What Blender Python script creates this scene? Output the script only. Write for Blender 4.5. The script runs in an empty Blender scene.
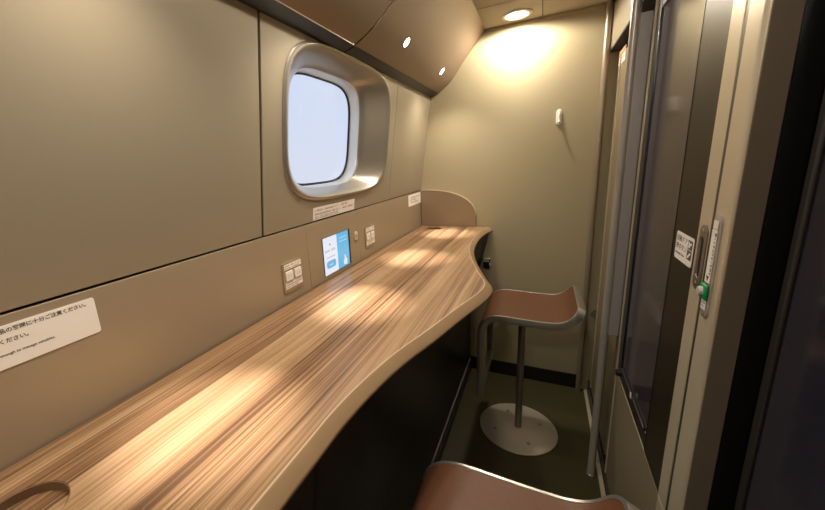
import bpy, bmesh, math, random
from mathutils import Vector, Matrix
random.seed(7)
S = bpy.context.scene
COL = S.collection

# ------------------------------------------------------------------ helpers
def link(o):
    COL.objects.link(o); return o

def props(o, label=None, cat=None, group=None, kind=None):
    if label: o['label'] = label
    if cat: o['category'] = cat
    if group: o['group'] = group
    if kind: o['kind'] = kind
    return o

def empty(name, M=None, loc=(0, 0, 0), **k):
    o = bpy.data.objects.new(name, None)
    o.empty_display_size = 0.05
    o.matrix_world = M if M is not None else Matrix.Translation(loc)
    link(o); props(o, **k); return o

def obj(name, bm, m, parent=None, M=None, smooth=False, bevel=0, seg=2, **k):
    bmesh.ops.recalc_face_normals(bm, faces=bm.faces[:])
    me = bpy.data.meshes.new(name)
    bm.to_mesh(me); bm.free()
    if m: me.materials.append(m)
    o = bpy.data.objects.new(name, me)
    if M is not None: o.matrix_world = M
    if parent: o.parent = parent
    link(o)
    if smooth:
        for p in me.polygons: p.use_smooth = True
        me.set_sharp_from_angle(angle=math.radians(40))
    if bevel:
        b = o.modifiers.new('bevel', 'BEVEL'); b.width = bevel; b.segments = seg
        b.limit_method = 'ANGLE'; b.angle_limit = math.radians(35)
        b.harden_normals = False
        for p in me.polygons: p.use_smooth = True
        me.set_sharp_from_angle(angle=math.radians(40))
    props(o, **k)
    return o

def box(bm, x0, x1, y0, y1, z0, z1):
    v = [bm.verts.new(p) for p in ((x0,y0,z0),(x1,y0,z0),(x1,y1,z0),(x0,y1,z0),(x0,y0,z1),(x1,y0,z1),(x1,y1,z1),(x0,y1,z1))]
    for f in ((0,3,2,1),(4,5,6,7),(0,1,5,4),(1,2,6,5),(2,3,7,6),(3,0,4,7)):
        bm.faces.new([v[i] for i in f])
    return bm

def B(*a):
    return box(bmesh.new(), *a)

def prism(pts, axis, a, b):
    """closed polygon of 2-D points pushed along an axis ('x': pts are y,z; 'y': x,z; 'z': x,y)"""
    bm = bmesh.new()
    def P(p, t):
        return {'x': (t, p[0], p[1]), 'y': (p[0], t, p[1]), 'z': (p[0], p[1], t)}[axis]
    A = [bm.verts.new(P(p, a)) for p in pts]; Bv = [bm.verts.new(P(p, b)) for p in pts]
    n = len(pts)
    bm.faces.new(A); bm.faces.new(Bv[::-1])
    for i in range(n):
        bm.faces.new((A[i], A[(i+1) % n], Bv[(i+1) % n], Bv[i]))
    return bm

def loft(rings, closed=True, cap0=False, cap1=False):
    bm = bmesh.new()
    R = [[bm.verts.new(p) for p in r] for r in rings]
    n = len(R[0])
    for a, b in zip(R, R[1:]):
        for i in range(n if closed else n-1):
            bm.faces.new((a[i], a[(i+1) % n], b[(i+1) % n], b[i]))
    if cap0: bm.faces.new(R[0])
    if cap1: bm.faces.new(R[-1])
    return bm

def circ(r, z, n=48, cx=0, cy=0, ry=None):
    ry = r if ry is None else ry
    return [(cx + r*math.cos(2*math.pi*i/n), cy + ry*math.sin(2*math.pi*i/n), z) for i in range(n)]

def lathe(prof, n=48, cx=0, cy=0, cap=True):
    return loft([circ(r, z, n, cx, cy) for r, z in prof], True, cap, cap)

def rrect(w, h, r, n=6, cx=0, cy=0):
    out = []
    for qx, qy, a0 in ((1,1,0),(-1,1,90),(-1,-1,180),(1,-1,270)):
        for i in range(n+1):
            a = math.radians(a0 + 90*i/n)
            out.append((cx + qx*(w/2-r) + r*math.cos(a), cy + qy*(h/2-r) + r*math.sin(a)))
    return out

def catmull(pts, n=8):
    out = []
    P = [pts[0]] + list(pts) + [pts[-1]]
    for i in range(1, len(P)-2):
        p0, p1, p2, p3 = P[i-1], P[i], P[i+1], P[i+2]
        for k in range(n):
            t = k/n
            out.append(tuple(0.5*((2*b)+(-a+c)*t+(2*a-5*b+4*c-d)*t*t+(-a+3*b-3*c+d)*t**3) for a, b, c, d in zip(p0, p1, p2, p3)))
    out.append(tuple(pts[-1]))
    return out

def frame(o, u, v):
    u = Vector(u).normalized(); v = Vector(v).normalized(); n = u.cross(v).normalized()
    M = Matrix.Identity(4)
    for i in range(3):
        M[i][0] = u[i]; M[i][1] = v[i]; M[i][2] = n[i]; M[i][3] = o[i]
    return M

def text_mesh(name, txt, size, m, parent, x, y, z=0.0012, align='LEFT', rot=0, sx=1.0, extr=0.00015, bold=0.0):
    c = bpy.data.curves.new(name, 'FONT')
    c.body = txt; c.size = size; c.align_x = align; c.extrude = extr; c.resolution_u = 3; c.offset = bold*size
    t = bpy.data.objects.new(name, c); COL.objects.link(t)
    bpy.context.view_layer.update()
    dg = bpy.context.evaluated_depsgraph_get()
    me = bpy.data.meshes.new_from_object(t.evaluated_get(dg))
    bpy.data.objects.remove(t)
    me.transform(Matrix.Translation((x, y, z)) @ Matrix.Rotation(rot, 4, 'Z') @ Matrix.Diagonal((sx, 1, 1, 1)))
    me.materials.clear(); me.materials.append(m)
    o = bpy.data.objects.new(name, me); o.parent = parent; link(o)
    return o

def small_print(rows, z=0.0012):
    """rows of unreadably small print: (x0, x1, y, height)"""
    bm = bmesh.new()
    for x0, x1, y, h in rows:
        x = x0
        while x < x1:
            w = h*random.uniform(.5, 1.0)
            k = random.random()
            if k < .88:
                hh = h*random.uniform(.7, 1)
                box(bm, x, min(x+w*.82, x1), y, y+hh*.38, z, z+.0002)
                box(bm, x+w*.2, min(x+w*.5, x1+.0001), y+hh*.5, y+hh, z, z+.0002)
            x += w
    return bm

# ------------------------------------------------------------------ materials
def mat(name, col, rough=.5, metal=0., spec=.5, noise=0., nscale=40., bump=0., emit=None, estr=0., coat=0.):
    m = bpy.data.materials.new(name); m.use_nodes = True
    nt = m.node_tree; b = nt.nodes['Principled BSDF']
    b.inputs['Base Color'].default_value = (*col, 1)
    b.inputs['Roughness'].default_value = rough
    b.inputs['Metallic'].default_value = metal
    b.inputs['Specular IOR Level'].default_value = spec
    b.inputs['Coat Weight'].default_value = coat
    if emit:
        b.inputs['Emission Color'].default_value = (*emit, 1); b.inputs['Emission Strength'].default_value = estr
    if noise or bump:
        tc = nt.nodes.new('ShaderNodeTexCoord'); nz = nt.nodes.new('ShaderNodeTexNoise')
        nz.inputs['Scale'].default_value = nscale; nz.inputs['Detail'].default_value = 4
        nt.links.new(tc.outputs['Object'], nz.inputs['Vector'])
        if noise:
            mr = nt.nodes.new('ShaderNodeMapRange')
            mr.inputs['To Min'].default_value = 1-noise; mr.inputs['To Max'].default_value = 1+noise
            mx = nt.nodes.new('ShaderNodeMix'); mx.data_type = 'RGBA'; mx.blend_type = 'MULTIPLY'
            mx.inputs[0].default_value = 1; mx.inputs[6].default_value = (*col, 1)
            nt.links.new(nz.outputs['Fac'], mr.inputs['Value'])
            nt.links.new(mr.outputs['Result'], mx.inputs[7])
            nt.links.new(mx.outputs[2], b.inputs['Base Color'])
        if bump:
            bp = nt.nodes.new('ShaderNodeBump'); bp.inputs['Strength'].default_value = bump; bp.inputs['Distance'].default_value = .001
            nt.links.new(nz.outputs['Fac'], bp.inputs['Height']); nt.links.new(bp.outputs['Normal'], b.inputs['Normal'])
    return m

def wood_mat():
    m = bpy.data.materials.new('striped_veneer'); m.use_nodes = True
    nt = m.node_tree; N = nt.nodes; L = nt.links; b = N['Principled BSDF']
    tc = N.new('ShaderNodeTexCoord')
    # slow wander of the grain
    wm = N.new('ShaderNodeMapping'); wm.inputs['Scale'].default_value = (3.0, .9, 1)
    wn = N.new('ShaderNodeTexNoise'); wn.inputs['Scale'].default_value = 1.6; wn.inputs['Detail'].default_value = 2
    L.new(tc.outputs['Object'], wm.inputs['Vector']); L.new(wm.outputs[0], wn.inputs['Vector'])
    sub = N.new('ShaderNodeMath'); sub.operation = 'MULTIPLY_ADD'; sub.inputs[1].default_value = .022; sub.inputs[2].default_value = -.011
    L.new(wn.outputs['Fac'], sub.inputs[0])
    sp = N.new('ShaderNodeSeparateXYZ'); L.new(tc.outputs['Object'], sp.inputs[0])
    ax = N.new('ShaderNodeMath'); ax.operation = 'ADD'; L.new(sp.outputs['X'], ax.inputs[0]); L.new(sub.outputs[0], ax.inputs[1])
    cb = N.new('ShaderNodeCombineXYZ'); L.new(ax.outputs[0], cb.inputs['X']); L.new(sp.outputs['Y'], cb.inputs['Y'])
    def layer(sx, sy, detail, rough=.55):
        mp = N.new('ShaderNodeMapping'); mp.inputs['Scale'].default_value = (sx, sy, 1)
        nz = N.new('ShaderNodeTexNoise'); nz.inputs['Scale'].default_value = 1; nz.inputs['Detail'].default_value = detail
        nz.inputs['Roughness'].default_value = rough
        L.new(cb.outputs[0], mp.inputs['Vector']); L.new(mp.outputs[0], nz.inputs['Vector'])
        return nz.outputs['Fac']
    a = layer(42, .40, 3); c = layer(170, .9, 3, .6); f = layer(480, 5, 2)
    # veneer strips
    st = N.new('ShaderNodeMath'); st.operation = 'MULTIPLY'; st.inputs[1].default_value = 17.0; L.new(sp.outputs['X'], st.inputs[0])
    fl = N.new('ShaderNodeMath'); fl.operation = 'FLOOR'; L.new(st.outputs[0], fl.inputs[0])
    wh = N.new('ShaderNodeTexWhiteNoise'); wh.noise_dimensions = '1D'; L.new(fl.outputs[0], wh.inputs['W'])
    def mad(x, k, y):
        n = N.new('ShaderNodeMath'); n.operation = 'MULTIPLY_ADD'; n.inputs[1].default_value = k
        L.new(x, n.inputs[0])
        if isinstance(y, float): n.inputs[2].default_value = y
        else: L.new(y, n.inputs[2])
        return n.outputs[0]
    s = mad(a, .78, mad(c, .88, mad(f, .42, mad(wh.outputs['Value'], .22, -.66))))
    cr = N.new('ShaderNodeValToRGB'); e = cr.color_ramp.elements
    e[0].position = .27; e[0].color = (*WOOD[0], 1)
    e[1].position = .74; e[1].color = (*WOOD[3], 1)
    x = e.new(.42); x.color = (*WOOD[1], 1)
    x = e.new(.55); x.color = (*WOOD[2], 1)
    L.new(s, cr.inputs['Fac']); L.new(cr.outputs['Color'], b.inputs['Base Color'])
    b.inputs['Roughness'].default_value = .30
    b.inputs['Specular IOR Level'].default_value = .5
    bp = N.new('ShaderNodeBump'); bp.inputs['Strength'].default_value = .12; bp.inputs['Distance'].default_value = .0006
    L.new(c, bp.inputs['Height']); L.new(bp.outputs['Normal'], b.inputs['Normal'])
    return m
WOOD = [(.095, .048, .024), (.225, .125, .062), (.335, .205, .110), (.43, .285, .165)]

M = {}
M['wall'] = mat('champagne_wall_panel', (.355, .303, .22), .42, .2, noise=.03, nscale=300, bump=.03)
M['lower'] = mat('bronze_lower_panel', (.39, .31, .215), .40, .25, noise=.03, nscale=300)
M['backwall'] = mat('olive_cloth_wallcovering', (.43, .37, .235), .6, 0, noise=.05, nscale=260, bump=.06)
M['bin'] = mat('copper_bronze_paint', (.265, .19, .13), .38, .35, noise=.02, nscale=200)
M['ceil'] = mat('warm_ceiling_paint', (.42, .35, .245), .6, noise=.02)
M['blackmetal'] = mat('blackened_metal', (.035, .032, .028), .35, .2)
M['dark'] = mat('black_gap', (.012, .011, .01), .7)
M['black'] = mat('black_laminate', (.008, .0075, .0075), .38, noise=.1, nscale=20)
M['rim'] = mat('rim_painted_daylight', (.74, .74, .72), .28, .35)  # paler than the bezel, daylight on the rim painted into the colour
M['rubber'] = mat('black_rubber', (.008, .008, .009), .28)
M['floor'] = mat('dark_olive_vinyl', (.056, .047, .019), .42, noise=.12, nscale=60, bump=.05)
M['base'] = mat('black_skirting', (.010, .009, .008), .4)
M['bezel'] = mat('satin_silver_bezel', (.42, .395, .345), .30, .75, noise=.02)
M['steel'] = mat('brushed_steel', (.62, .60, .56), .30, .85, noise=.05, nscale=120)
M['basesteel'] = mat('satin_stool_base', (.66, .59, .48), .42, .4, noise=.03, nscale=150)
M['darksteel'] = mat('dark_steel_tube', (.33, .295, .25), .33, .75, noise=.05)
M['bronze'] = mat('bronze_post', (.36, .30, .225), .35, .45)
M['coverplate'] = mat('grey_cover_plate', (.39, .365, .37), .4, .15)
M['polesteel'] = mat('grey_post_metal', (.42, .385, .345), .33, .25, noise=.04)
M['alu'] = mat('champagne_aluminium', (.64, .56, .42), .36, .35, noise=.02)
M['pull'] = mat('grey_pull_metal', (.24, .20, .165), .3, .5)
M['gapmetal'] = mat('dark_silver_gap', (.085, .075, .075), .3, .6)
M['jamb'] = mat('taupe_jamb_paint', (.17, .135, .10), .5, .1, noise=.02)
M['doorpaint'] = mat('door_leaf_paint', (.30, .245, .16), .42, .2, noise=.03, nscale=200)
M['border'] = mat('black_printed_border', (.024, .018, .011), .36, 0, spec=.22, noise=.05)
M['leather'] = mat('cognac_leather', (.125, .052, .027), .45, 0, spec=.35, noise=.12, nscale=90, bump=.25)
M['edge'] = mat('desk_edge_band', (.36, .235, .13), .42, noise=.08, nscale=30)
M['paleline'] = mat('pale_edge_line', (.58, .44, .28), .4)  # narrow pale strip along the desk's front edge
M['recess'] = mat('recess_wall_shade', (.16, .085, .04), .5)  # dark brown lining paints in the shade on the recess walls
M['wood'] = wood_mat()
M['paper'] = mat('sign_card', (.93, .88, .82), .5)
M['white'] = mat('white_plastic', (.90, .87, .80), .35)
M['slotgrey'] = mat('pale_slot_grey', (.55, .50, .42), .6)
M['ink'] = mat('grey_ink', (.10, .08, .07), .6)
M['softink'] = mat('pale_grey_ink', (.28, .24, .22), .6)
M['redink'] = mat('red_ink', (.55, .10, .10), .6)
M['orange'] = mat('orange_print', (.80, .34, .14), .5)
M['plate'] = mat('outlet_plate_metal', (.38, .30, .21), .35, .4)
M['green'] = mat('green_button', (.0, .30, .10), .3)
M['greycap'] = mat('grey_button_cap', (.52, .52, .46), .4)
M['lockplate'] = mat('pale_lock_plate', (.66, .62, .56), .3, .3)
M['chrome'] = mat('polished_chrome', (.75, .73, .70), .15, 1)
M['partition'] = mat('satin_bronze_partition', (.33, .25, .165), .38, .35, noise=.03)
M['partedge'] = mat('pale_partition_edge', (.66, .58, .42), .4, .2)

def emis(name, col, s):
    m = bpy.data.materials.new(name); m.use_nodes = True; nt = m.node_tree
    b = nt.nodes['Principled BSDF']
    b.inputs['Base Color'].default_value = (.02, .02, .02, 1); b.inputs['Roughness'].default_value = .25
    b.inputs['Emission Color'].default_value = (*col, 1); b.inputs['Emission Strength'].default_value = s
    return m
M['lamp'] = emis('lit_lamp_lens', (1, .90, .72), 14)
M['scr_white'] = emis('screen_white', (.76, .80, .90), 1)
M['scr_blue'] = emis('screen_blue', (.11, .46, .75), 1)
M['scr_mid'] = emis('screen_button_blue', (.13, .44, .72), 1)
M['scr_dark'] = emis('screen_grey', (.30, .33, .45), 1)
M['scr_pale'] = emis('screen_pale', (.50, .72, .85), 1)

def glass_mat():
    m = bpy.data.materials.new('window_pane_glass'); m.use_nodes = True; nt = m.node_tree
    nt.nodes.remove(nt.nodes['Principled BSDF'])
    t = nt.nodes.new('ShaderNodeBsdfTransparent'); t.inputs[0].default_value = (.97, .98, .98, 1)
    g = nt.nodes.new('ShaderNodeBsdfGlossy'); g.inputs['Roughness'].default_value = .02
    f = nt.nodes.new('ShaderNodeMath'); f.operation = 'MULTIPLY_ADD'; f.inputs[1].default_value = .12; f.inputs[2].default_value = .03
    lw = nt.nodes.new('ShaderNodeLayerWeight'); lw.inputs['Blend'].default_value = .3; nt.links.new(lw.outputs['Facing'], f.inputs[0])
    mx = nt.nodes.new('ShaderNodeMixShader')
    nt.links.new(f.outputs[0], mx.inputs[0]); nt.links.new(t.outputs[0], mx.inputs[1]); nt.links.new(g.outputs[0], mx.inputs[2])
    nt.links.new(mx.outputs[0], nt.nodes['Material Output'].inputs[0])
    return m
M['pane'] = glass_mat()
M['tint'] = mat('dark_tinted_glass', (.046, .036, .050), .10, 0, spec=.6)
M['tint_reflection'] = mat('dark_glass_blue_reflection', (.026, .026, .042), .14, 0, spec=1.0)  # bluish base colour stands in for the reflected window

# ------------------------------------------------------------------ camera
def Rcam(yaw, pitch, roll):
    cy, sy = math.cos(yaw), math.sin(yaw); cp, sp = math.cos(pitch), math.sin(pitch)
    f = Vector((-sy*cp, cy*cp, -sp)); r = Vector((cy, sy, 0)); d = f.cross(r)
    cr, sr = math.cos(roll), math.sin(roll)
    return r*cr + d*sr, -r*sr + d*cr, f
r_, d_, f_ = Rcam(.472, .226, .063)
cam = bpy.data.cameras.new('camera'); co = bpy.data.objects.new('camera', cam); link(co)
MM = Matrix.Identity(4)
for i in range(3):
    MM[i][0] = r_[i]; MM[i][1] = -d_[i]; MM[i][2] = -f_[i]
MM[2][3] = 1.38
co.matrix_world = MM
cam.sensor_fit = 'HORIZONTAL'; cam.sensor_width = 36; cam.lens = 351.29/825*36
cam.shift_x = 47.025/825; cam.shift_y = -8.715/825
cam.clip_start = .02
S.camera = co

# ------------------------------------------------------------------ the setting
YB = 2.204      # end wall
YN = -1.3       # wall behind the camera
ZC = 2.055      # ceiling
XL, XR = -.70, .29
def struct(name, bm, m, **k):
    return obj(name, bm, m, kind='structure', **k)

struct('floor', B(-.78, .75, YN, YB+.05, -.05, 0), M['floor'])
struct('wall_back', B(-.90, .75, YB, YB+.05, 0, 2.15), M['backwall'])
struct('wall_near', B(-.90, .75, YN-.05, YN, 0, 2.15), M['backwall'])
struct('wall_right', B(.70, .75, YN, YB, 0, 2.15), M['dark'])
struct('baseboard_back', B(-.385, .26, YB-.008, YB-.0005, 0.0, .088), M['base'])
struct('trim_1', B(-.31, .24, YB-.007, YB-.0005, 2.038, ZC), M['backwall'], bevel=.003)

# ceiling in two boards with a fine joint
ce = struct('ceiling', B(-.80, .75, YN, YB, ZC+.012, ZC+.05), M['dark'])
obj('ceiling_panel', B(-.40, -.039, 1.905, YB, ZC, ZC+.012), M['ceil'], ce, bevel=.001)
obj('ceiling_panel', B(-.036, .70, 1.905, YB, ZC, ZC+.012), M['ceil'], ce, bevel=.001)
obj('ceiling_panel', B(-.40, .70, .60, 1.902, ZC, ZC+.012), M['ceil'], ce, bevel=.001)
obj('ceiling_panel', B(-.40, .70, YN, .597, ZC, ZC+.012), M['ceil'], ce, bevel=.001)

# left wall: dark backing, panels in front with real joints; upper panels lean inwards
SL = .14
def wx(z, d=0.0):
    return XL + SL*max(0, z-1.2) - d
def hole_free_backing():
    bm = bmesh.new()
    prof = [(0, XL-.012), (1.2, XL-.012), (2.1, wx(2.1)-.012)]
    for y0, y1 in ((YN, .80), (1.63, YB)):
        for (z0, x0), (z1, x1) in zip(prof, prof[1:]):
            v = [bm.verts.new(p) for p in ((x0,y0,z0),(x0,y1,z0),(x1,y1,z1),(x1,y0,z1))]; bm.faces.new(v)
    for (z0, x0), (z1, x1) in (((0, XL-.012), (1.2, XL-.012)), ((1.2, XL-.012), (1.240, wx(1.240)-.012)), ((1.80, wx(1.80)-.012), (2.1, wx(2.1)-.012))):
        v = [bm.verts.new(p) for p in ((x0,.80,z0),(x0,1.63,z0),(x1,1.63,z1),(x1,.80,z1))]; bm.faces.new(v)
    return bm
wl = struct('wall_left', hole_free_backing(), M['dark'])

def upper_panel(y0, y1, z0=1.2035, z1=1.86):
    bm = bmesh.new()
    pts = [(wx(z0), z0), (wx(z1), z1), (wx(z1)-.010, z1), (wx(z0)-.010, z0)]
    return prism(pts, 'y', y0, y1)
obj('wall_panel', upper_panel(YN, .7355), M['wall'], wl, bevel=.0012)
obj('wall_panel', upper_panel(1.6645, YB-.002), M['wall'], wl, bevel=.0008)
# lower panels
obj('wall_panel', B(XL-.010, XL, YN, .9425, .60, 1.1985), M['lower'], wl, bevel=.0008)
obj('wall_panel', B(XL-.010, XL, 1.3185, YB-.002, .60, 1.1985), M['lower'], wl, bevel=.0008)
obj('wall_panel', B(XL-.010, XL, .943, 1.318, .60, .9735), M['lower'], wl)

# window panel with a real opening
WC_Y, WC_Z = 1.21, 1.512
def ring(hy, hz, d, n=4.0, k=96, cz=WC_Z, cy=None):
    cy = WC_Y if cy is None else cy
    out = []
    for i in range(k):
        a = 2*math.pi*i/k
        c, s = math.cos(a), math.sin(a)
        y = cy + hy*math.copysign(abs(c)**(2/n), c); z = cz + hz*math.copysign(abs(s)**(2/n), s)
        out.append((wx(z, d), y, z))
    return out
def rect_ring(y0, y1, z0, z1, d, k=96, hy=.372, hz=.240, n=4.0):
    """points on a rectangle in the same directions as ring()"""
    out = []
    for (x, y, z) in ring(hy, hz, d, n, k):
        dy, dz = y-WC_Y, z-WC_Z
        t = min((y1-WC_Y if dy > 0 else WC_Y-y0)/max(abs(dy), 1e-6), (z1-WC_Z if dz > 0 else WC_Z-z0)/max(abs(dz), 1e-6))
        yy, zz = WC_Y+dy*t, WC_Z+dz*t
        out.append((wx(zz, d), yy, zz))
    # snap nearest to corners
    for cy in (y0, y1):
        for czz in (z0, z1):
            j = min(range(k), key=lambda i: (out[i][1]-cy)**2 + (out[i][2]-czz)**2)
            out[j] = (wx(czz, d), cy, czz)
    return out
bm = loft([rect_ring(.7445, 1.6615, 1.2035, 1.86, .010), rect_ring(.7445, 1.6615, 1.2035, 1.86, 0), ring(.374, .235, 0)])
obj('wall_panel', bm, M['wall'], wl)
IY = 1.195; IZ = 1.508
def grm(hy, hz, d): return ring(hy, hz, d, 4.2, cz=IZ+.004, cy=IY)
def iring(hy, hz, d): return ring(hy, hz, d, 4.2, cz=IZ, cy=IY)
win = struct('window_1', loft([ring(.372, .236, .012), ring(.386, .243, -.0005), ring(.385, .242, -.0045), ring(.379, .238, -.0075), ring(.371, .233, -.007), ring(.362, .228, -.001),
                               ring(.348, .221, .010, cy=1.207), ring(.270, .206, .055, cy=1.192), ring(.250, .201, .068, cy=1.186), ring(.2435, .199, .075, 4.2, cz=IZ, cy=1.188)]),
             M['bezel'], smooth=True)
for p in win.data.polygons: p.use_smooth = True
obj('inner_rim', loft([ring(.2435, .199, .075, 4.2, cz=IZ, cy=1.188), ring(.2395, .197, .080, 4.2, cz=IZ, cy=1.190), ring(.2375, .196, .090, 4.2, cz=IZ, cy=1.192), iring(.2345, .194, .118), iring(.2345, .194, .124)]), M['rim'], win, smooth=True, label='inner window rim with daylight painted into its pale colour')
obj('gasket', loft([grm(.2350, .1945, .124), grm(.2345, .194, .1195), grm(.2325, .192, .119), grm(.2315, .191, .1215), grm(.2295, .189, .1215), grm(.2285, .188, .1195), grm(.2265, .186, .1195), grm(.2255, .185, .124)]), M['rubber'], win, smooth=True)
obj('pane', loft([iring(.2345, .194, .125), iring(.10, .09, .125), iring(.02, .02, .125)], cap1=True), M['pane'], win)
# outside skin of the car round the opening, closing the cavity behind the bezel
obj('outer_frame', loft([iring(.2345, .194, .1255), ring(.46, .33, .1255)]), M['dark'], win)

# right-hand wall beyond the door: fixed panel, header, posts
struct('trim_2', prism([(.262, 1.845), (.40, 1.845), (.40, ZC), (.262, ZC)], 'y', -1.3, YB-.001), M['wall'], bevel=.004)   # header above the doors
struct('header_shade', B(.2635, .40, -1.28, YB-.002, 1.838, 1.8448), M['dark'])  # dark board added to paint the shade under the header
fp = struct('wall_end_panel', B(.297, .315, 1.60, 2.165, .075, 1.803), M['doorpaint'], bevel=.002)
obj('panel_edge', B(.292, .297, 2.10, 2.112, .08, 1.80), M['alu'], fp)
struct('wall_end_backing', B(.33, .34, 1.50, YB-.001, 0, 1.845), M['dark'])
struct('trim_3', B(.273, .290, .2, YB-.012, 0, .012), M['alu'], bevel=.002)      # floor sill
struct('trim_4', B(.292, .330, .80, YB-.012, 0, .070), M['base'])                # dark foot below the panels
tp = struct('trim_5', lathe([(.014, 0.0), (.014, 2.054)], 32, .245, 2.186), M['bronze'], smooth=True)   # corner post

# ------------------------------------------------------------------ glass sliding door (door_1)
d1 = struct('door_1', B(XR, .312, .877, 1.497, .075, .548), M['doorpaint'], bevel=.002)   # painted lower part of the leaf
obj('stile', B(XR-.001, .312, .877, .931, .548, 1.84), M['alu'], d1, bevel=.002)
obj('stile', B(XR-.001, .312, .877, .931, .075, .5475), M['alu'], d1, bevel=.002)
obj('printed_border', B(XR+.0005, .310, .932, 1.073, .548, 1.84), M['border'], d1)
obj('tinted_glass', B(XR+.004, .309, 1.076, 1.440, .60, 1.775), M['tint'], d1)
obj('gasket', prism([(1.4405, .552), (1.492, .552), (1.492, 1.84), (1.4405, 1.84)], 'x', XR, .310), M['rubber'], d1, bevel=.003)
obj('gasket', B(XR, .310, 1.076, 1.4400, .552, .598), M['rubber'], d1, bevel=.004)
obj('gasket', B(XR, .310, 1.076, 1.4400, 1.7755, 1.84), M['rubber'], d1, bevel=.004)
obj('gasket', B(XR-.0005, .310, 1.0735, 1.0757, .552, 1.84), M['rubber'], d1)
obj('edge_strip', B(XR-.004, .310, 1.4935, 1.500, .075, 1.84), M['alu'], d1, bevel=.001)
obj('bead', B(XR-.003, XR+.004, 1.10, 1.425, .598, .604), M['blackmetal'], d1, bevel=.002)
obj('tag', B(XR-.0045, XR-.003, 1.250, 1.262, .594, .612), M['paper'], d1)
obj('latch', lathe([(.012, -.008), (.012, .006), (.009, .009)], 20), M['black'], d1, M=frame((XR-.006, 1.437, .575), (0, -1, 0), (0, 0, 1)))
# finger pull in the stile
pf = frame((XR-.001, .8955, 1.161), (0, -1, 0), (0, 0, 1))
def slot_ring(w, h, z, n=10):
    return [(x, y, z) for x, y in rrect(w, h, w/2-.0001, n)]
pull = obj('finger_pull', loft([slot_ring(.035, .132, .0), slot_ring(.035, .132, .002), slot_ring(.032, .129, .003), slot_ring(.019, .084, .003), slot_ring(.016, .081, .0005)]), M['pull'], d1, M=pf, smooth=True)
obj('recess', loft([slot_ring(.0162, .0812, .0006), slot_ring(.006, .060, .0004)], cap1=True), M['dark'], pull)
for s in (-1, 1):
    obj('screw', lathe([(.0042, .002), (.0042, .0036), (.003, .0042)], 16, 0, s*.053), M['chrome'], pull)
obj('gap_strip', B(.2902, .306, .8662, .8765, .075, 1.845), M['gapmetal'], d1)

# jamb between the two leaves
jp = [(XR, .8655)] + [(XR+.006-.006*math.cos(a), .809+.009-.009*math.sin(a)) for a in [math.pi/2*i/6 for i in range(7)]] + [(.328, .809), (.328, .8655)]
struct('trim_6', prism(jp, 'z', 0, 1.845), M['alu'], smooth=True)
struct('trim_7', B(.2955, .331, .8060, .8088, 0, 1.845), M['jamb'], bevel=.001)
struct('trim_8', B(.3315, .400, .807, .8655, 0, 1.845), M['rubber'])
# nearer dark glass leaf (door_2)
d2 = struct('door_2', B(.352, .375, .754, .774, 0.01, 1.845), M['blackmetal'], bevel=.004)
obj('gasket', B(.354, .373, .749, .7535, .01, 1.845), M['rubber'], d2)
obj('tinted_glass', B(.3555, .372, -1.28, .7485, .01, 1.845), M['tint_reflection'], d2)

# ------------------------------------------------------------------ grab post with cover plate, bracket
po = empty('grab_post', loc=(.247, 1.548, 0), label='slim grey metal post standing from floor to ceiling beside the glass door', cat='post')
obj('pole', lathe([(.0140, 0.0), (.0140, 2.053)], 32), M['polesteel'], po, smooth=True)
obj('cover_plate', B(.010, .044, -.012, .004, .675, 1.802), M['coverplate'], po, bevel=.002)
obj('foot_ring', lathe([(.017, 0.0), (.017, .006), (.0142, .008)], 32), M['darksteel'], po, smooth=True)
tb = obj('corner_bracket', prism([(.0, .0), (.030, .036), (.052, -.042)], 'y', -.003, .003), M['darksteel'], M=Matrix.Translation((.2595, 2.13, .512)), bevel=.001)
props(tb, 'small dark triangular metal bracket behind the far stool, beside the corner post', 'bracket')

# ------------------------------------------------------------------ overhead lockers with downlights
bp_ = catmull([(-.575, 1.768), (-.545, 1.787), (-.502, 1.824), (-.439, 1.903), (-.377, 1.979), (-.312, ZC-.0015)], 6)
poly = bp_ + [(-.42, ZC-.0015), (-.60, ZC-.0015), (-.60, 1.795), (-.5775, 1.7668)]
def bin_unit(y0, y1, label):
    t = empty('overhead_locker', loc=(-.575, (y0+y1)/2, 1.768), label=label, cat='locker', group='overhead lockers above the desk')
    yc = (y0+y1)/2
    bm = prism([(x+.575, z-1.768) for x, z in poly], 'y', y0-yc, y1-yc)
    for v in bm.verts:                                   # the joint between the two lockers runs slightly aslant
        if (y0 > 1 and v.co.y < 0) or (y0 < 1 and v.co.y > 0): v.co.y += .42*max(0, v.co.z)
    obj('locker_shell', bm, M['bin'], t, smooth=True, bevel=.0015)
    obj('underside_shade', prism([(-.0015, -.0020), (-.0600, .0200), (-.0600, -.018), (-.0400, -.0150)], 'y', y0-yc, y1-yc), M['black'], t)  # locker underside blackened and sloped down to carry the shade beneath it
    return t, yc
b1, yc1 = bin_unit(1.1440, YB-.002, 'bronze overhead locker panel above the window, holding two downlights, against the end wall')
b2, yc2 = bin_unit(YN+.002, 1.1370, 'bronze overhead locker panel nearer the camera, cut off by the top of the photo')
obj('lip_highlight', B(-.0015, .0018, -1.2, 1.137-yc2, -.0020, -.0002), M['alu'], b2, bevel=.0004, label='painted highlight along the locker lip')  # pale strip added for the bevel highlight on the nearer locker
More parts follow.
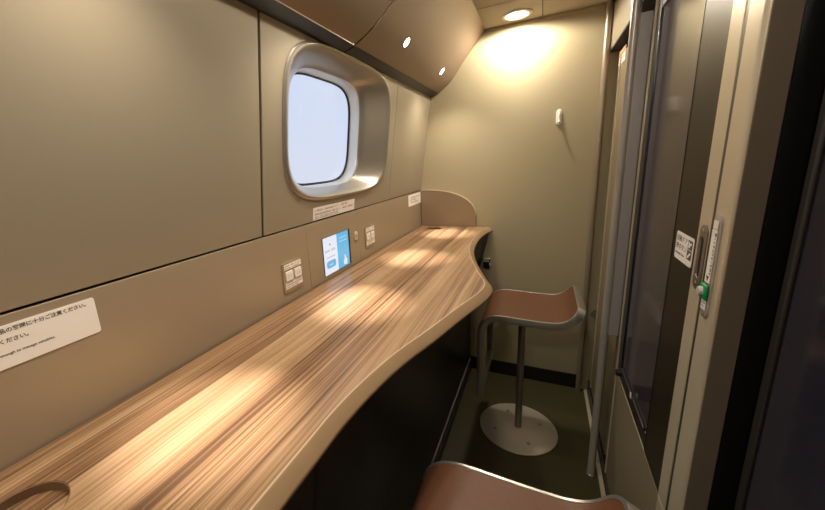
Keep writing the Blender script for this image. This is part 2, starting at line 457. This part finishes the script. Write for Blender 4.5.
def downlight(parent, yc, y):
    # sits on the sloping face at x = -.495
    P = Vector((-.495, y, 1.8318)); tang = Vector((.063, 0, .075)).normalized()
    Mf = frame(P - Vector((-.575, yc, 1.768)), (0, 1, 0), tang)
    if Mf.col[2].xyz.z > 0: Mf = frame(P - Vector((-.575, yc, 1.768)), (0, -1, 0), tang)
    d = obj('downlight', lathe([(.0205, -.002), (.0205, .0006), (.0185, .0014), (.0165, .0002)], 32, cap=False), M['bin'], parent, M=Mf, smooth=True)
    obj('lens', lathe([(.0178, .0006), (.0001, .0011)], 32), M['lamp'], d)
    for nm, e, ang in (('downlight_beam', SPOT_W, 25), ('downlight_spill', SPILL_W, 125)):
        l = bpy.data.lights.new(nm, 'SPOT'); l.energy = e; l.color = (1, .94, .87) if ang < 60 else LCOL
        l.spot_size = math.radians(ang); l.spot_blend = 1.0; l.shadow_soft_size = .018
        lo = bpy.data.objects.new(nm, l); lo.location = P + Vector((.012, 0, -.014)); link(lo)
SPOT_W = 92.0; SPILL_W = 11.0; LCOL = (1, .89, .73)
for p, yc, ys in ((b1, yc1, (1.971, 1.427)), (b2, yc2, (.883, .339, -.205))):
    for y in ys: downlight(p, yc, y)

# ------------------------------------------------------------------ ceiling lamp
def ceiling_lamp(x, y, watts, label):
    t = empty('ceiling_downlight', loc=(x, y, ZC), label=label, cat='lamp', group='round ceiling lamps')
    obj('trim_ring', lathe([(.070, -.0002), (.070, -.004), (.060, -.008), (.054, -.0065), (.052, -.002)], 48, cap=False), M['alu'], t, smooth=True)
    obj('lens', lathe([(.0535, -.0025), (.0001, -.0035)], 48), M['lamp'], t)
    l = bpy.data.lights.new('ceiling_beam', 'SPOT'); l.energy = watts; l.color = LCOL
    l.spot_size = math.radians(176); l.spot_blend = .25; l.shadow_soft_size = .045
    lo = bpy.data.objects.new('ceiling_beam', l); lo.location = (x, y, ZC-.012); link(lo)
ceiling_lamp(-.150, 2.085, 29.0, 'round recessed ceiling lamp washing the top of the end wall')
ceiling_lamp(-.150, .70, 14.0, 'round recessed ceiling lamp above the camera')
ceiling_lamp(-.150, -.60, 22.0, 'round recessed ceiling lamp behind the camera')

# ------------------------------------------------------------------ desk
DZ = .973
front = catmull([(-.301, -.60), (-.301, .0), (-.301, .24), (-.300, .36), (-.299, .44), (-.289, .54), (-.268, .655), (-.235, .775), (-.193, .945), (-.165, 1.045), (-.152, 1.115),
                 (-.155, 1.175), (-.190, 1.275), (-.222, 1.375), (-.252, 1.475), (-.281, 1.60), (-.298, 1.712), (-.307, 1.84), (-.308, 1.974), (-.297, 2.09), (-.273, 2.196)], 6)
def offset(pl, d):
    out = []
    for i, (x, y) in enumerate(pl):
        a = pl[max(0, i-1)]; b = pl[min(len(pl)-1, i+1)]
        t = Vector((b[0]-a[0], b[1]-a[1])).normalized()
        out.append((x + d*t.y, y - d*t.x))     # +d = out over the aisle
    out[0] = (out[0][0], pl[0][1]); out[-1] = (out[-1][0], pl[-1][1])
    return out
desk = empty('desk', loc=(-.69, -.60, 0), label='long wavy wood veneer desk along the left wall under the window', cat='desk')
DO = Vector((-.69, -.60, 0))
def loc(p): return (p[0]-DO.x, p[1]-DO.y)
topo = [(-.6955, -.60)] + offset(front, -.004) + [(-.6955, 2.196)]
bm = prism([loc(p) for p in topo], 'z', DZ-.030, DZ)
top = obj('desktop', bm, M['wood'], desk)
# recesses cut into the top
def cut(o, cx, cy, r, ry, depth):
    c = loft([circ(r, DZ-depth, 64, cx-DO.x, cy-DO.y, ry), circ(r, DZ+.01, 64, cx-DO.x, cy-DO.y, ry)], True, True, True)
    bmesh.ops.recalc_face_normals(c, faces=c.faces[:])
    me = bpy.data.meshes.new('cutter'); c.to_mesh(me); c.free()
    k = bpy.data.objects.new('cutter', me); k.location = DO; link(k)
    b = o.modifiers.new('cut', 'BOOLEAN'); b.object = k; b.operation = 'DIFFERENCE'; b.solver = 'EXACT'
    bpy.context.view_layer.update()
    nm = bpy.data.meshes.new_from_object(o.evaluated_get(bpy.context.evaluated_depsgraph_get()))
    o.modifiers.clear(); o.data = nm
    bpy.data.objects.remove(k)
cut(top, -.578, .116, .051, .051, .015)
cut(top, -.588, 2.105, .046, .036, .010)
for (cx, cy, r, ry, d) in ((-.578, .116, .051, .051, .015), (-.588, 2.105, .046, .036, .010)):
    rim = loft([circ(r-.0002, DZ-d, 64, cx-DO.x, cy-DO.y, ry-.0002), circ(r-.0002, DZ-.0006, 64, cx-DO.x, cy-DO.y, ry-.0002), circ(r-.0016, DZ-.0012, 64, cx-DO.x, cy-DO.y, ry-.0016), circ(r-.0016, DZ-d, 64, cx-DO.x, cy-DO.y, ry-.0016)])
    obj('cup_recess_shade', rim, M['recess'], desk, smooth=True)
# lipping along the wavy front
o0, o1 = offset(front, -.0042), offset(front, .0)
rows = []
def flared(k):
    out = []
    for p, q in zip(front, offset(front, 1.0)):
        f = .0160 + .0045*math.exp(-((p[1]-1.15)/.38)**2)
        d = -.0042 + k*(f+.0042)
        out.append((p[0]+(q[0]-p[0])*d, p[1]+(q[1]-p[1])*d))
    return out
for k, z in ((.0, DZ), (.06, DZ-.0004), (.12, DZ-.0016), (.92, DZ-.0175), (.99, DZ-.0200), (1.0, DZ-.0235), (.93, DZ-.0265)):
    rows.append([(loc(p)[0], loc(p)[1], z) for p in flared(k)])
for dx, z in ((-.006, DZ-.0315), (-.012, DZ-.0320), (-.012, DZ-.0305)):
    rows.append([(loc(p)[0], loc(p)[1], z) for p in offset(front, dx)])
obj('edge_band', loft(rows, closed=False), M['edge'], desk, smooth=True)
obj('edge_line', loft([[(loc(p)[0], loc(p)[1], DZ+.0002) for p in offset(front, -.0060)], [(loc(p)[0], loc(p)[1], DZ+.0002) for p in offset(front, -.0040)]], closed=False), M['paleline'], desk, label='thin pale line along the front edge')
obj('underside_board', prism([loc(p) for p in [(-.6955, -.60)] + offset(front, -.016) + [(-.6955, 2.196)]], 'z', DZ-.046, DZ-.0305), M['black'], desk)
# black front panel below, following the edge at the top and straight at the floor
def px_at(y, z):
    fx = min(front, key=lambda p: abs(p[1]-y))[0]
    xt = min(fx - .012, -.290) if y < 2.05 else min(fx - .004, -.274)
    t = max(0, min(1, (z-.40)/(.925-.40)))
    return -.384 + (xt + .384)*t**1.25
def panel(y0, y1):
    ys = [y0 + (y1-y0)*i/24 for i in range(25)]; zs = [.085, .25, .40, .48, .56, .64, .72, .80, .87, .942]
    g = [[(px_at(y, z)-DO.x, y-DO.y, z) for y in ys] for z in zs]
    b = [[(px_at(y, z)-DO.x-.014, y-DO.y, z) for y in ys] for z in zs]
    return loft(g + b[::-1] + [g[0]], closed=False)
for y0, y1 in ((-.60, .3885), (.3925, 1.36), (1.363, 2.196)):
    obj('front_panel', panel(y0, y1), M['black'], desk, smooth=True)
obj('kick_rail', B(-.389-DO.x, -.380-DO.x, 0, 2.796, .066, .076), M['polesteel'], desk, bevel=.002)
obj('plinth', B(-.400-DO.x, -.372-DO.x, 0, 2.790, 0.0, .050), M['base'], desk)

# rounded divider standing on the desk against the end wall
pts = [(0, 0), (.336, 0), (.336, .070)]
for i in range(1, 21):
    a = math.pi/2*i/20
    pts.append((.336*math.cos(a)**.82, .070 + .158*math.sin(a)**.95))
dv = empty('desk_divider', loc=(-.692, 2.192, DZ+.0005), label='rounded bronze divider panel standing on the desk end against the end wall', cat='divider')
obj('divider_panel', prism(pts, 'y', -.004, .010), M['partition'], dv, bevel=.0006)
def edge_strip(pl, w, y0, y1):
    inner, outer = [], []
    for i, p in enumerate(pl):
        a = pl[max(0, i-1)]; b = pl[min(len(pl)-1, i+1)]
        t = Vector((b[0]-a[0], b[1]-a[1])).normalized(); n = Vector((t.y, -t.x))
        inner.append((p[0]+n.x*.0003, p[1]+n.y*.0003)); outer.append((p[0]+n.x*w, p[1]+n.y*w))
    rows = [[(x, y0, z) for x, z in inner], [(x, y0, z) for x, z in outer], [(x, y1, z) for x, z in outer], [(x, y1, z) for x, z in inner], [(x, y0, z) for x, z in inner]]
    return loft(rows, closed=False)
obj('edge_strip', edge_strip(pts[2:], .0035, -.0045, .010), M['partedge'], dv, label='pale rounded edge strip')

# ------------------------------------------------------------------ access panel with touch screen
UL, VL = (0, 1, 0), (0, 0, 1)
ap = empty('screen_panel', M=frame((XL, 1.1305, 1.086), UL, VL), label='flush bronze access panel below the window with a lit touch screen', cat='panel')
obj('access_plate', B(-.1866, .1866, -.1118, .1120, -.010, .0), M['lower'], ap, bevel=.0008)
sc = obj('touch_screen', B(-.102, .102, -.072, .072, -.0005, .0015), M['rubber'], ap, M=Matrix.Translation((0, -.025, 0)), bevel=.0008)
obj('screen_half', B(-.0985, -.003, -.0705, .0705, .0015, .0019), M['scr_white'], sc, label='white half of the screen')
obj('screen_half', B(-.003, .087, -.0705, .0705, .0015, .0019), M['scr_blue'], sc, label='sky blue half of the screen')
obj('screen_button', prism(rrect(.064, .028, .010, 5, -.052, -.034), 'z', .0019, .0022), M['scr_mid'], sc)
bm = small_print([(-.080, -.022, -.008, .005)], .0019); obj('screen_print', bm, M['scr_dark'], sc)
bm = small_print([(-.088, -.018, .016, .009)], .0019); box(bm, -.058, -.048, .038, .044, .0019, .0021); obj('screen_print', bm, M['scr_dark'], sc)
bm = small_print([(.016, .072, .048, .007), (.012, .076, .034, .007)], .0019); obj('screen_print', bm, M['scr_pale'], sc)
bm = small_print([(-.066, -.040, -.038, .007)], .0022); obj('screen_print', bm, M['scr_white'], sc)
# small pale pictogram low on the blue half
bm = prism([(.040, -.062), (.064, -.066), (.068, -.046), (.058, -.036), (.054, -.024), (.048, -.024), (.047, -.040), (.038, -.048)], 'z', .0019, .0022)
obj('screen_picture', bm, M['scr_white'], sc)
lk = obj('lock', loft([[(x+.156, y+.006, z) for x, y in rrect(w_, h_, w_/2-.0001, 8)] for w_, h_, z in ((.024, .040, -.001), (.024, .040, .003), (.020, .036, .0045))], cap1=True), M['lockplate'], ap, smooth=True)
ky = obj('lock_barrel', lathe([(.0078, .0040), (.0078, .0066), (.0062, .0074)], 24, .156, .006), M['polesteel'], lk, smooth=True)
# ------------------------------------------------------------------ outlet plates
def outlet(y, z, label):
    t = empty('outlet_plate', M=frame((XL, y, z), UL, VL), label=label, cat='outlet', group='double outlet plates on the lower wall')
    obj('plate', prism(rrect(.098, .096, .004, 3), 'z', 0, .0035), M['plate'], t, bevel=.0008)
    for s in (-1, 1):
        k = obj('socket', prism(rrect(.034, .030, .003, 3, s*.0215, .004), 'z', .0035, .0075), M['white'], t, bevel=.001)
        bm = bmesh.new()
        box(bm, s*.0215-.0070, s*.0215-.0050, -.002, .010, .0074, .0077); box(bm, s*.0215+.0040, s*.0215+.0060, -.002, .010, .0074, .0077)
        obj('slots', bm, M['slotgrey'], k)
    for y0, y1 in ((.025, .042), (-.0365, -.0135)):
        st = obj('caption_strip', B(-.041, .043, y0, y1, .0035, .0041), M['paper'], t)
        if y0 > 0: rows = [(-.037, .040, .0345, .0055), (-.037, .030, .0275, .004)]
        else: rows = [(-.036, -.006, -.0185, .0035), (.006, .038, -.0185, .0035), (-.037, .040, -.0265, .005), (-.037, .020, -.0335, .004)]
        obj('caption_print', small_print(rows, .0041), M['softink'], st)
    return t
outlet(.849, 1.055, 'double white outlet plate left of the touch screen, nearer the camera')
outlet(1.420, 1.063, 'smaller-looking double white outlet plate between the touch screen lock and the end wall')

# ------------------------------------------------------------------ stickers and signs
def card(name, Mf, w, h, r, m, label, cat, t=.0011, **k):
    return obj(name, prism(rrect(w, h, r, 4), 'z', 0, t), m, M=Mf, label=label, cat=cat, **k)
sg = card('notice_sign', frame((XL+.0002, .190, 1.1515), UL, VL), .230, .0645, .004, M['paper'], 'large white printed notice on the lower wall at the left edge of the photo', 'sign')
text_mesh('sign_text', '貴重品の管理に十分ご注意ください。', .0078, M['ink'], sg, .106, .0215, align='RIGHT', sx=1.0, bold=.02)
text_mesh('sign_text', 'ご確認ください。', .0078, M['ink'], sg, .025, .0060, align='RIGHT', sx=1.0, bold=.02)
text_mesh('sign_text', 'Please be careful enough to manage valuables.', .0058, M['ink'], sg, .050, -.0130, align='RIGHT', bold=.01)
ws = frame((wx(1.2275)+.0002, 1.135, 1.2275), UL, (SL, 0, 1))
w1 = card('caution_sticker', ws, .298, .044, .003, M['paper'], 'white printed sticker on the wall just under the window', 'sticker')
obj('sticker_print', small_print([(-.140, .035, .0085, .0088), (-.140, .030, -.0045, .0090), (.042, .135, -.0045, .0090)]), M['softink'], w1)
obj('sticker_print', small_print([(.040, .085, .0100, .0070)]), M['redink'], w1, label='red line of print')
obj('sticker_print', small_print([(-.138, .020, -.0125, .0042), (-.138, .020, -.0180, .0036)]), M['softink'], w1)
w2 = card('information_sticker', frame((XL+.0002, 2.078, 1.159), UL, VL), .238, .067, .003, M['paper'], 'small white printed sticker beside the rounded divider in the far corner', 'sticker')
obj('sticker_print', small_print([(-.085, .085, .012, .010), (-.085, .020, -.001, .008), (-.085, .060, -.015, .006)]), M['softink'], w2)
# on the door
dm = frame((XR+.0003, .9955, 1.1555), (0, -1, 0), VL)
ds = card('door_sticker', dm, .106, .063, .005, M['paper'], 'square white sticker with black print on the dark border of the glass door', 'sticker')
text_mesh('sticker_text', '自動ドア', .0150, M['ink'], ds, -.049, .0125, sx=1.12)
text_mesh('sticker_text', '押ボタン', .0150, M['ink'], ds, -.049, -.0060, sx=1.12)
text_mesh('sticker_text', 'Automatic Door', .0085, M['ink'], ds, -.048, -.0190)
def sq(pl): return [(x+.001, y*.74-.002) for x, y in pl]
bm = B(.0235, .0490, .0048, .0250, .0011, .0014); box(bm, .0235, .0490, -.0172, .0032, .0011, .0014)
pc = obj('pictogram', bm, M['ink'], ds)
obj('pictogram_mark', prism(sq([(.027, .013), (.033, .013), (.036, .020), (.044, .026), (.041, .031), (.033, .027), (.029, .033), (.026, .031)]), 'z', .0014, .0017), M['paper'], pc)
obj('pictogram_mark', prism(sq([(.026, -.017), (.030, -.017), (.042, -.004), (.043, .002), (.037, .000), (.028, -.010)]), 'z', .0014, .0017), M['paper'], pc)
os_ = card('warning_sticker', frame((.2968, 2.086, 1.790), (0, -1, 0), VL), .150, .060, .003, M['paper'], 'small orange and white sticker near the top of the far right panel', 'sticker')
obj('orange_band', B(-.073, .073, .004, .028, .0011, .0014), M['orange'], os_, label='orange printed band')
obj('sticker_print', small_print([(-.060, .055, -.010, .008), (-.060, .030, -.022, .006)]), M['softink'], os_)

# door button unit on the jamb
bt = empty('door_button_unit', M=frame((XR-.0002, .8420, 1.156), (0, -1, 0), VL), label='narrow button strip with a green door button on the pale jamb', cat='button panel')
obj('back_plate', loft([slot_ring(.031, .200, 0), slot_ring(.031, .200, .002), slot_ring(.028, .197, .003)], cap0=True, cap1=True), M['polesteel'], bt, smooth=True)
cp = obj('cap_window', B(-.0095, .0095, .073, .088, .004, .005), M['white'], bt)
lb = obj('label_strip', B(-.0110, .0110, -.030, .071, .004, .0048), M['paper'], bt)
text_mesh('label_text', '開くときはボタンを押す', .0085, M['ink'], lb, .0032, .066, z=.0049, rot=-math.pi/2, sx=.86)
obj('label_arrow', prism([(0, -.0265), (.006, -.017), (-.006, -.017)], 'z', .0048, .0051), M['ink'], lb)
gb = obj('green_collar', B(-.0135, .0135, -.062, -.032, .004, .010), M['green'], bt, bevel=.003, label='green button surround')
obj('button', lathe([(.0095, .009), (.0095, .013), (.0080, .0155), (.0001, .0158)], 28, 0, -.047), M['greycap'], gb, smooth=True)
l2 = obj('label_strip', B(-.0100, .0100, -.083, -.064, .004, .0048), M['paper'], bt)
obj('label_print', small_print([(-.007, .007, -.071, .004), (-.007, .005, -.078, .004)], .0048), M['softink'], l2)
obj('screw', lathe([(.0040, .004), (.0040, .0052), (.0028, .0058)], 16, 0, -.092), M['chrome'], bt)

# ------------------------------------------------------------------ end-wall hook and latch
hk = empty('coat_hook', M=frame((.061, YB, 1.564), (1, 0, 0), (0, 0, 1)), label='small white coat hook high on the end wall', cat='hook')
def hook_ring(w, h, z, cy=0): return [(x, y, z) for x, y in rrect(w, h, w/2-.0001, 8, 0, cy)]
obj('hook_plate', loft([hook_ring(.026, .078, -.002), hook_ring(.026, .078, .004), hook_ring(.021, .073, .007)], cap0=True, cap1=True), M['white'], hk, smooth=True)
arm = catmull([(0, .026, .006), (0, .012, .011), (0, -.012, .013), (0, -.030, .020), (0, -.030, .032), (0, -.022, .037)], 5)
rings = []
for i, p in enumerate(arm):
    a = Vector(arm[max(0, i-1)]); b = Vector(arm[min(len(arm)-1, i+1)]); t = (b-a).normalized(); n = t.cross(Vector((1, 0, 0)))
    rings.append([tuple(Vector(p) + Vector((1, 0, 0))*.0055*math.cos(2*math.pi*k/12) + n*.004*math.sin(2*math.pi*k/12)) for k in range(12)])
obj('hook_arm', loft(rings, True, True, True), M['white'], hk, smooth=True)
la = empty('wall_catch', M=frame((-.286, YB, .748), (1, 0, 0), (0, 0, 1)), label='small black and chrome catch on the end wall beside the desk end', cat='catch')
obj('catch_body', prism(rrect(.040, .056, .006, 4, 0, -.006), 'z', 0, .022), M['black'], la, bevel=.003)
obj('catch_bar', B(-.017, .017, .022, .030, 0, .024), M['lockplate'], la, bevel=.002)
obj('catch_bar', B(-.019, .013, .010, .017, .018, .026), M['lockplate'], la, bevel=.002)
obj('catch_clip', B(.015, .021, -.016, .006, .004, .025), M['lockplate'], la, bevel=.002)

# ------------------------------------------------------------------ bar stools
SZ = .690; HW = .178
def seat_profile():
    p = [(-.186, .268), (-.184, .36), (-.184, .50), (-.184, .585), (-.180, .622), (-.166, .655), (-.140, .678), (-.105, .689), (-.060, .690), (.02, .687), (.095, .686),
         (.138, .690), (.168, .703), (.190, .724), (.206, .748), (.211, .757)]
    return catmull(p, 6)
def poff(pl, d):
    out = []
    for i, (x, z) in enumerate(pl):
        a = pl[max(0, i-1)]; b = pl[min(len(pl)-1, i+1)]
        t = Vector((b[0]-a[0], b[1]-a[1])).normalized()
        out.append((x + d*t.y, z - d*t.x))
    return out
def ribbon(pl, d0, d1, y0, y1):
    A, Bq = poff(pl, d0), poff(pl, d1)
    rows = [[(x, y0, z) for x, z in A], [(x, y1, z) for x, z in A], [(x, y1, z) for x, z in Bq], [(x, y0, z) for x, z in Bq]]
    bm = bmesh.new(); R = [[bm.verts.new(q) for q in r] for r in rows]; n = len(R[0])
    for k in range(4):
        a, b = R[k], R[(k+1) % 4]
        for i in range(n-1): bm.faces.new((a[i], a[i+1], b[i+1], b[i]))
    bm.faces.new([R[k][0] for k in range(4)]); bm.faces.new([R[k][-1] for k in range(4)])
    return bm
def arc_len(pl):
    L = [0.0]
    for a, b in zip(pl, pl[1:]): L.append(L[-1] + math.hypot(b[0]-a[0], b[1]-a[1]))
    return L
def on_profile(pl, L, s, d):
    """point at length s along the profile, pushed d below it"""
    i = 0
    while i < len(L)-2 and L[i+1] < s: i += 1
    t = (s-L[i])/(L[i+1]-L[i]); a, b = pl[i], pl[i+1]
    tv = Vector((b[0]-a[0], b[1]-a[1])).normalized()
    return (a[0]+(b[0]-a[0])*t + d*tv.y, a[1]+(b[1]-a[1])*t - d*tv.x)
RC = .050
def make_stool(x, y, label):
    t = empty('bar_stool', loc=(x, y, 0), label=label, cat='stool', group='leather bar stools at the desk')
    pl = seat_profile(); L = arc_len(pl); LT = L[-1]
    # leather: rows along the profile, narrowing round the back corners
    i0 = next(i for i, p in enumerate(pl) if p[1] > .60)
    ss = [L[i] for i in range(i0, len(pl)) if L[i] < LT-RC] + [LT-RC+RC*math.sin(math.pi/2*k/12) for k in range(13)]
    rings = []
    for s_ in ss:
        e = max(0, s_-(LT-RC)); hw = HW - RC + math.sqrt(max(0, RC*RC - e*e)) - .0056
        hw = max(hw, HW-RC-.004)
        s2 = min(s_, LT-.0056)
        T = on_profile(pl, L, s2, -.0012); Bo = on_profile(pl, L, s2, .014)
        rings.append([(T[0], -hw, T[1]), (T[0], 0, T[1]), (T[0], hw, T[1]), (Bo[0], hw, Bo[1]), (Bo[0], -hw, Bo[1])])
    obj('seat', loft(rings, True, True, True), M['leather'], t, smooth=True, label='brown leather seat')
    # flat steel band: down the front, along the side, round the back and home again
    path = [(s_, -HW, 0, -1) for s_ in L if s_ < LT-RC]
    path += [(LT-RC+RC*math.sin(a), -HW+RC-RC*math.cos(a), math.sin(a), -math.cos(a)) for a in [math.pi/2*k/10 for k in range(11)]]
    path += [(p[0], -p[1], p[2], -p[3]) for p in path[::-1]]
    rings = []
    for s_, yy, ns, ny in path:
        q = []
        for w_, d_ in ((.003, .0), (.0022, -.0025), (-.0045, -.0030), (-.0052, -.002), (-.0052, .028), (.0022, .029), (.003, .028)):
            X, Z = on_profile(pl, L, s_+ns*w_, d_); q.append((X, yy+ny*w_, Z))
        rings.append(q)
    fr = obj('seat_frame', loft(rings, True, True, True), M['steel'], t, smooth=True)
    obj('footrest_bar', ribbon(pl[:5], -.0025, .0285, -HW+.0050, HW-.0050), M['steel'], fr, bevel=.001)
    obj('mount_plate', B(-.075, .075, -.085, .085, .662, .672), M['darksteel'], t, bevel=.002)
    obj('pole', lathe([(.0165, .010), (.0165, .400), (.0160, .402), (.0160, .662)], 32, -.004), M['darksteel'], t, smooth=True)
    obj('pole_collar', lathe([(.0205, .635), (.0205, .6615)], 32, -.004), M['black'], t, smooth=True)
    bs = obj('base_plate', lathe([(.184, 0), (.1855, .003), (.1855, .0065), (.182, .009), (.02, .0100), (.0165, .011)], 96, -.006), M['basesteel'], t, smooth=True)
    for k in range(4):
        a = math.radians(28 + 90*k)
        sw = obj('screw', lathe([(.0085, .0088), (.0085, .0104), (.0055, .0108), (.005, .0098)], 16, -.006+.118*math.cos(a), .118*math.sin(a)), M['darksteel'], bs)
    return t
make_stool(-.053, 1.725, 'brown leather bar stool by the end wall, standing on a round metal base plate')
make_stool(-.048, .512, 'brown leather bar stool at the bottom edge of the photo, nearer the camera')

# ------------------------------------------------------------------ daylight and view
w = bpy.data.worlds.new('daylight'); S.world = w; w.use_nodes = True
nt = w.node_tree; bg = nt.nodes['Background']
tc = nt.nodes.new('ShaderNodeTexCoord'); sx = nt.nodes.new('ShaderNodeSeparateXYZ'); rp = nt.nodes.new('ShaderNodeValToRGB')
nt.links.new(tc.outputs['Generated'], sx.inputs[0])
ma = nt.nodes.new('ShaderNodeMath'); ma.operation = 'MULTIPLY_ADD'; ma.inputs[1].default_value = .5; ma.inputs[2].default_value = .5
nt.links.new(sx.outputs['Z'], ma.inputs[0]); nt.links.new(ma.outputs[0], rp.inputs['Fac'])
e = rp.color_ramp.elements
e[0].position = .44; e[0].color = (.52, .54, .60, 1)
e[1].position = .47; e[1].color = (.72, .76, .90, 1)
x = e.new(.60); x.color = (.66, .74, .93, 1)
x = e.new(.80); x.color = (.50, .62, .90, 1)
nt.links.new(rp.outputs['Color'], bg.inputs['Color']); bg.inputs['Strength'].default_value = 1.05
S.view_settings.view_transform = 'Standard'; S.view_settings.look = 'None'
S.view_settings.gamma = 1; S.view_settings.use_curve_mapping = False
S.view_settings.exposure = 0.0
S.cycles.max_bounces = 10; S.cycles.diffuse_bounces = 5; S.cycles.glossy_bounces = 5
S.cycles.sample_clamp_indirect = 4.0
